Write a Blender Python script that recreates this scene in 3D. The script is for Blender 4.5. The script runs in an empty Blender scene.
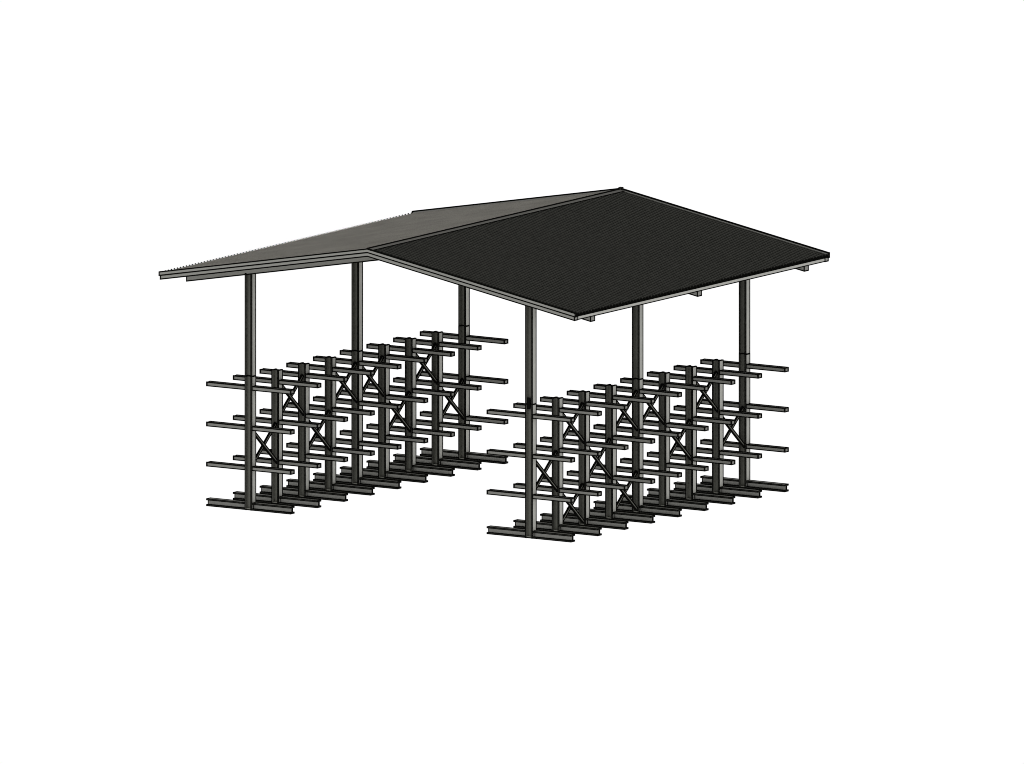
import bpy, math
from mathutils import Vector
S = 1/31.1                       # model unit -> metres (HO kit at full size)
TH, EL = math.atan(0.652), math.asin(0.1533)
sc = bpy.context.scene
COL = sc.collection

# ---------------------------------------------------------------- materials
def mat(name, rgb, rough=0.6, spec=0.15, var=0.06, scale=3.0):
    m = bpy.data.materials.new(name); m.use_nodes = True
    nt = m.node_tree; b = nt.nodes['Principled BSDF']
    b.inputs['Roughness'].default_value = rough
    b.inputs['Specular IOR Level'].default_value = spec
    tc = nt.nodes.new('ShaderNodeTexCoord'); n = nt.nodes.new('ShaderNodeTexNoise')
    n.inputs['Scale'].default_value = scale; n.inputs['Detail'].default_value = 4
    r = nt.nodes.new('ShaderNodeValToRGB')
    r.color_ramp.elements[0].position = .3; r.color_ramp.elements[1].position = .7
    r.color_ramp.elements[0].color = [c*(1-var) for c in rgb]+[1]
    r.color_ramp.elements[1].color = [c*(1+var) for c in rgb]+[1]
    nt.links.new(tc.outputs['Object'], n.inputs['Vector'])
    nt.links.new(n.outputs['Fac'], r.inputs['Fac'])
    nt.links.new(r.outputs['Color'], b.inputs['Base Color'])
    return m
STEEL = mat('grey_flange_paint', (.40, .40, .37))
TRIM  = mat('grey_roof_trim_steel', (.26, .26, .24))
ARM   = mat('dull_grey_arm_steel', (.20, .20, .183))
BASE  = mat('grey_base_beam_paint', (.27, .27, .25))
WEB   = mat('dark_grey_web_shade', (.128, .128, .110))  # recess shade put into the column web colour; braces share it
DKFL  = mat('dark_flange_grey', (.11, .11, .097))  # base beam flanges, coloured darker than the beam's web
EDGE  = mat('black_edge_bead', (.004, .004, .0035), .9, 0, 0)
LEFTR = mat('grey_corrugated_sheet', (.235, .225, .20), .7, .05, .12, 1.0)  # left slope, given a lighter and warmer tone than the right
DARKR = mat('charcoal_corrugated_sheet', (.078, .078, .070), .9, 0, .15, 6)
CAP   = mat('dull_ridge_steel', (.085, .083, .076), .7, .05)

# ---------------------------------------------------------------- mesh builder (all in model units)
class MB:
    def __init__(s): s.v=[]; s.f=[]; s.m=[]
    def face(s, pts, m=0):
        i=len(s.v); s.v += [tuple(p) for p in pts]; s.f.append(list(range(i,i+len(pts)))); s.m.append(m)
    def line(s, a, b, r=.42, m=1, n=6):
        a=Vector(a); b=Vector(b); d=(b-a)
        if d.length < 1e-6: return
        d.normalize(); a=a-d*r*.5; b=b+d*r*.5
        p=d.orthogonal().normalized(); q=d.cross(p)
        i=len(s.v)
        for k in range(n):
            t=2*math.pi*k/n; o=(p*math.cos(t)+q*math.sin(t))*r
            s.v.append(tuple(a+o)); s.v.append(tuple(b+o))
        for k in range(n):
            j=(k+1)%n; s.f.append([i+2*k,i+2*j,i+2*j+1,i+2*k+1]); s.m.append(m)
        s.f.append([i+2*k for k in range(n)][::-1]); s.m.append(m)
        s.f.append([i+2*k+1 for k in range(n)]); s.m.append(m)
    def prism(s, poly, vec, m=0, side_m=None, r=.42, lateral=None, ends=True, convex=True, lat_r=None):
        """poly: list of 3D points (planar), extruded by vec; black bead along its edges."""
        vec=Vector(vec); P=[Vector(p) for p in poly]; Q=[p+vec for p in P]; n=len(P)
        nrm=Vector((0,0,0))
        for k in range(n): nrm += P[k].cross(P[(k+1)%n])
        if nrm.dot(vec) > 0: P=P[::-1]; Q=Q[::-1]; side_m = side_m[::-1] if side_m else None; flip=True
        else: flip=False
        i=len(s.v); s.v += [tuple(p) for p in P]+[tuple(q) for q in Q]
        s.f.append(list(range(i,i+n))); s.m.append(m)
        s.f.append(list(range(i+n,i+2*n))[::-1]); s.m.append(m)
        for k in range(n):
            j=(k+1)%n; s.f.append([i+j,i+k,i+n+k,i+n+j]); s.m.append(m if not side_m else side_m[(k+1)%n if flip else k])
        if r:
            for k in range(n):
                j=(k+1)%n
                if ends: s.line(P[k],P[j],r); s.line(Q[k],Q[j],r)
                ok = lateral is None or (n-1-k if flip else k) in lateral
                if ok: s.line(P[k],Q[k],lat_r or r)
    def box(s, x0,x1,y0,y1,z0,z1, **k):
        s.prism([(x0,y0,z0),(x0,y1,z0),(x0,y1,z1),(x0,y0,z1)], (x1-x0,0,0), **k)
    def build(s, name, mats, parent=None, loc=(0,0,0)):
        me=bpy.data.meshes.new(name); me.from_pydata([(a*S,b*S,c*S) for a,b,c in s.v],[],s.f)
        for m in mats: me.materials.append(m)
        for p,i in zip(me.polygons,s.m): p.material_index=i
        me.update(); o=bpy.data.objects.new(name,me); COL.objects.link(o)
        o.location=[c*S for c in loc]; o.parent=parent
        return o
def empty(name, loc, label, cat, group=None):
    o=bpy.data.objects.new(name,None); COL.objects.link(o); o.location=[c*S for c in loc]
    o.empty_display_size=.3; o['label']=label; o['category']=cat
    if group: o['group']=group
    return o

# ---------------------------------------------------------------- profiles
def h_poly(D, W, tf, tw, z):      # H section, web along x, flanges across
    a,b,c,d = D/2, W/2, D/2-tf, tw/2
    return [(-a,-b,z),(-c,-b,z),(-c,-d,z),(c,-d,z),(c,-b,z),(a,-b,z),(a,b,z),(c,b,z),(c,d,z),(-c,d,z),(-c,b,z),(-a,b,z)]
def h_column(D, W, z0, z1):
    b=MB()
    # sides k: from vertex k to k+1; outer flange faces stay steel grey, the rest carries painted recess shade
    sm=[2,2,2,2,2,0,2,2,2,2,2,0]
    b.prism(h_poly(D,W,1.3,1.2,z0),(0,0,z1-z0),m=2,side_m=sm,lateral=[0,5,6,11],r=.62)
    for x in (-D/2+1.3, D/2-1.3):
        for y in (-W/2, W/2): b.line((x,y,z0),(x,y,z1),.26 if x<0 else .45)
    return b
CD, CW = 8.0, 7.0
LEVELS = (41.9, 82.5, 123.1)
PITCH, NCOL, TOP = 48.90, 9, 135.0

def add_arm(side):
    b=MB(); x0,x1=(CD/2+.1,50) if side>0 else (-50,-CD/2-.1)
    b.box(x0,x1,-3,3,-1.8,1.8,r=.6)
    for y in (-3,3): b.line((x0,y,1.9),(x1,y,1.9),.8)
    for y in (-3,3): b.line((x1 if side>0 else x0,y,-1.8),(x1 if side>0 else x0,y,1.8),.9)
    return b
def add_base(side):
    b=MB(); W,H,tf,tw=7.0,7.0,1.1,1.2
    x0,x1=(CD/2+.1,50) if side>0 else (-50,-CD/2-.1)
    h=W/2; t=tw/2
    poly=[(x0,-h,0),(x0,-h,tf),(x0,-t,tf),(x0,-t,H-tf),(x0,-h,H-tf),(x0,-h,H),(x0,h,H),(x0,h,H-tf),(x0,t,H-tf),(x0,t,tf),(x0,h,tf),(x0,h,0)]
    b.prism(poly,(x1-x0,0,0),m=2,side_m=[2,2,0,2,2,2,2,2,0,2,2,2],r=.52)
    return b
def brace_bar(direction):
    b=MB(); y0,y1=1.2,PITCH-1.2; h=19.5
    z0,z1=(h,-h) if direction<0 else (-h,h)
    d=Vector((0,y1-y0,z1-z0)).normalized(); n=Vector((0,-d.z,d.y))*1.25
    x=.25 if direction<0 else -1.55
    P=[Vector((x,y0,z0))-n,Vector((x,y1,z1))-n,Vector((x,y1,z1))+n,Vector((x,y0,z0))+n]
    b.prism(P,(1.3,0,0),m=0,r=.66)
    return b

# ---------------------------------------------------------------- the two racks
def first_upright(parent):
    col=h_column(CD,CW,0,TOP)
    for a,c in ((-3.4,-.6),(.6,3.4)): col.box(-2.7,2.7,a,c,.05,1.6,m=2,r=0)
    for y in (-3.5,3.5): col.line((-3.5,y,.1),(3.5,y,.1),.6)
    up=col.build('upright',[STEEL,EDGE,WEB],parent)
    for sd in (-1,1):
        add_base(sd).build('base_beam',[BASE,EDGE,DKFL],up)
        am=add_arm(sd)
        a0=None
        for z in LEVELS:
            if a0 is None: a0=am.build('arm',[ARM,EDGE],up)
            else:
                a=a0.copy(); COL.objects.link(a); a.parent=up; a0=a0
                a.location=(0,0,z*S); continue
            a0.location=(0,0,z*S)
    return up
def first_brace(parent):
    e=brace_bar(-1).build('cross_brace',[WEB,EDGE],parent)
    f=brace_bar(1).build('brace_bar',[WEB,EDGE],e)
    return e
def copy_tree(o,parent):
    c=o.copy(); COL.objects.link(c); c.parent=parent
    for ch in list(o.children): copy_tree(ch,c)
    return c
proto_up=proto_br=None
G='double-sided cantilever racks under the pitched canopy'
def rack(ux, label, bays):
    global proto_up, proto_br
    root=empty('cantilever_rack',(ux,0,0),label,'storage rack',G)
    for i in range(NCOL):
        if proto_up is None: u=proto_up=first_upright(root)
        else: u=copy_tree(proto_up,root)
        u.location=(0,i*PITCH*S,0)
    for i,z in bays:
        if proto_br is None: b=proto_br=first_brace(root)
        else: b=copy_tree(proto_br,root)
        b.location=(0,i*PITCH*S,z*S)
    return root
MID,UP,LOW=61.0,103.2,21.6
bays=[(0,MID),(1,UP),(2,MID),(3,UP),(4,UP),(5,MID),(6,UP),(7,MID)]
ROW=334.8
rack(0,'empty grey steel cantilever lumber rack, the left and farther one, with upper cross braces only',bays)
rack(ROW,'empty steel lumber rack, the right and nearer one, with extra braces near its base',bays+[(1,LOW),(3,LOW)])

# ---------------------------------------------------------------- canopy
UC, HW = ROW/2, 248.3
VF, VB = -43.0, 422.5
ZE, SL = 239.0, 0.1782           # roof line at the eaves, slope
def T(u): return ZE + SL*(HW-abs(u-UC))
canopy=empty('pitched_canopy',(UC,0,0),
  'open-sided steel canopy with a pitched corrugated roof on six tall posts above both racks','canopy')
def part(mb,name,mats): 
    o=mb.build(name,mats,canopy,(-UC,0,0)); return o
def chevron(v, top, bot, inset):
    a,b=UC-HW+inset, UC+HW-inset
    return [(a,v,T(a)-top),(UC,v,T(UC)-top),(b,v,T(b)-top),(b,v,T(b)-bot),(UC,v,T(UC)-bot),(a,v,T(a)-bot)]
for v,w,nm,tp,bt,ins in ((VF,2.0,'barge_board',0,3.5,0),(VF+.4,6,'gable_beam',3.6,7.4,1.2),
                      (VB-2.0,2.0,'barge_board',-1.0,3.5,0),(VB-6.4,6,'gable_beam',3.6,7.4,1.2)):
    b=MB(); b.prism(chevron(v,tp,bt,ins),(0,w,0),m=0,r=.68); part(b,nm,[TRIM,EDGE])
for i in (0,4,8):
    b=MB(); b.prism(chevron(i*PITCH-3.7,7.6,15.0,7.2),(0,7.4,0),m=0,r=.65); part(b,'rafter',[TRIM,EDGE])
for sd in (-1,1):
    e=UC+sd*(HW-1.2); w=-sd*8
    b=MB(); zt,zb=T(e)-3.7,T(e)-7.2
    b.prism([(e,VF+6.6,zt),(e+w,VF+6.6,zt+8*SL),(e+w,VF+6.6,zb+8*SL),(e,VF+6.6,zb)],(0,VB-VF-13.2,0),m=0,r=.55)
    part(b,'eave_beam',[STEEL,EDGE])
# corrugated sheets: trapezoid ribs running down each slope
NR=84; p=(VB-VF-4.4)/NR
def sheet(sd, mats, lines):
    b=MB(); top=[]; v=VF+2.2
    for k in range(NR):
        top += [(v,-2.7),(v+p*.3,-2.7),(v+p*.42,-.7),(v+p*.82,-.7),(v+p*.97,-2.7)]
        v+=p
    top.append((v,-2.7))
    e=UC+sd*(HW-.3); c=UC+sd*.4
    for lo in (0,1):
        off=-.55*lo
        for k in range(len(top)-1):
            (v0,h0),(v1,h1)=top[k],top[k+1]
            q=[(e,v0,T(e)+h0+off),(e,v1,T(e)+h1+off),(c,v1,T(c)+h1+off),(c,v0,T(c)+h0+off)]
            if (sd<0)!=(lo==1): q=q[::-1]
            b.face(q)
            if lo==0:
                b.face([(e,v0,T(e)+h0),(e,v1,T(e)+h1),(e,v1,T(e)+h1-.55),(e,v0,T(e)+h0-.55)])
                b.line((e,v0,T(e)+h0-.25),(e,v1,T(e)+h1-.25),.75 if sd>0 else .2)
                if sd<0 and k%5==2: vm=(v0+v1)/2; b.line((e,vm-.2,T(e)-.35),(e,vm+.2,T(e)-.35),.68)
                if lines and k%5 in (0,2,3,4): b.line((e,v0,T(e)+h0),(c,v0,T(c)+h0),.42 if k%5 in (0,4) else .3,n=4)
                if not lines and k%5==2: b.line((e,v0,T(e)+h0),(c,v0,T(c)+h0),.07,n=4)
    if sd>0: b.line((e,VF+2.5,T(e)-.7),(c,VF+2.5,T(c)-.7),.7)
    part(b,'roof_sheet',mats)['label']=('grey corrugated roof sheet' if sd<0 else 'charcoal black corrugated roof sheet')
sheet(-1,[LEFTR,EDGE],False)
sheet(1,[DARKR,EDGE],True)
b=MB()
w=4.6; z=T(UC)
b.prism([(UC-w,VF+.2,z-SL*w-.1),(UC,VF+.2,z+.45),(UC+w,VF+.2,z-SL*w-.1),(UC+w,VF+.2,z-SL*w-.6),(UC,VF+.2,z-.1),(UC-w,VF+.2,z-SL*w-.6)],
        (0,VB-VF+.6,0),m=0,lateral=[1],r=.38,lat_r=.9)
b.line((UC+w,VF,z-SL*w-.4),(UC+w,VB,z-SL*w-.4),.45)
b.box(UC-1.6,UC+1.6,VB-2.5,VB+.9,z+.2,z+2.0,r=.35)
part(b,'ridge_cap',[CAP,EDGE])
# six posts standing on the first, fifth and ninth uprights
for ux in (0,ROW):
    for i in (0,4,8):
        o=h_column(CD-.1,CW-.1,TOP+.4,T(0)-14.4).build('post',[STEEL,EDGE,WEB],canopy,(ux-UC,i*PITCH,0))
        if ux==ROW and i==0:
            c=MB(); c.box(-2.4,.8,-3.3,-2.5,TOP-4.5,TOP+6.5,m=0)
            c.build('splice_plate',[EDGE,EDGE],o)

# ---------------------------------------------------------------- seamless white surroundings and camera
w=bpy.data.worlds.new('World'); sc.world=w; w.use_nodes=True
bg=w.node_tree.nodes['Background']; bg.inputs[0].default_value=(1,1,1,1); bg.inputs[1].default_value=1.02
cam=bpy.data.cameras.new('camera'); co=bpy.data.objects.new('camera',cam); COL.objects.link(co)
cam.type='ORTHO'; cam.ortho_scale=1024*S; cam.clip_start=1; cam.clip_end=3000
R=Vector((math.cos(TH),math.sin(TH),0)); Fw=Vector((-math.sin(TH)*math.cos(EL),math.cos(TH)*math.cos(EL),-math.sin(EL)))
U=R.cross(Fw)
co.location=(R*(512-250.4)+U*(509.4-382)-Fw*4000)*S
co.rotation_euler=(math.pi/2-EL,0,TH)
sc.camera=co
sc.render.resolution_x, sc.render.resolution_y = 1024, 764
sc.view_settings.view_transform='Standard'; sc.view_settings.look='None'
sc.cycles.pixel_filter_type='BLACKMAN_HARRIS'; sc.cycles.filter_width=.92
sc.view_settings.exposure=0; sc.view_settings.gamma=1
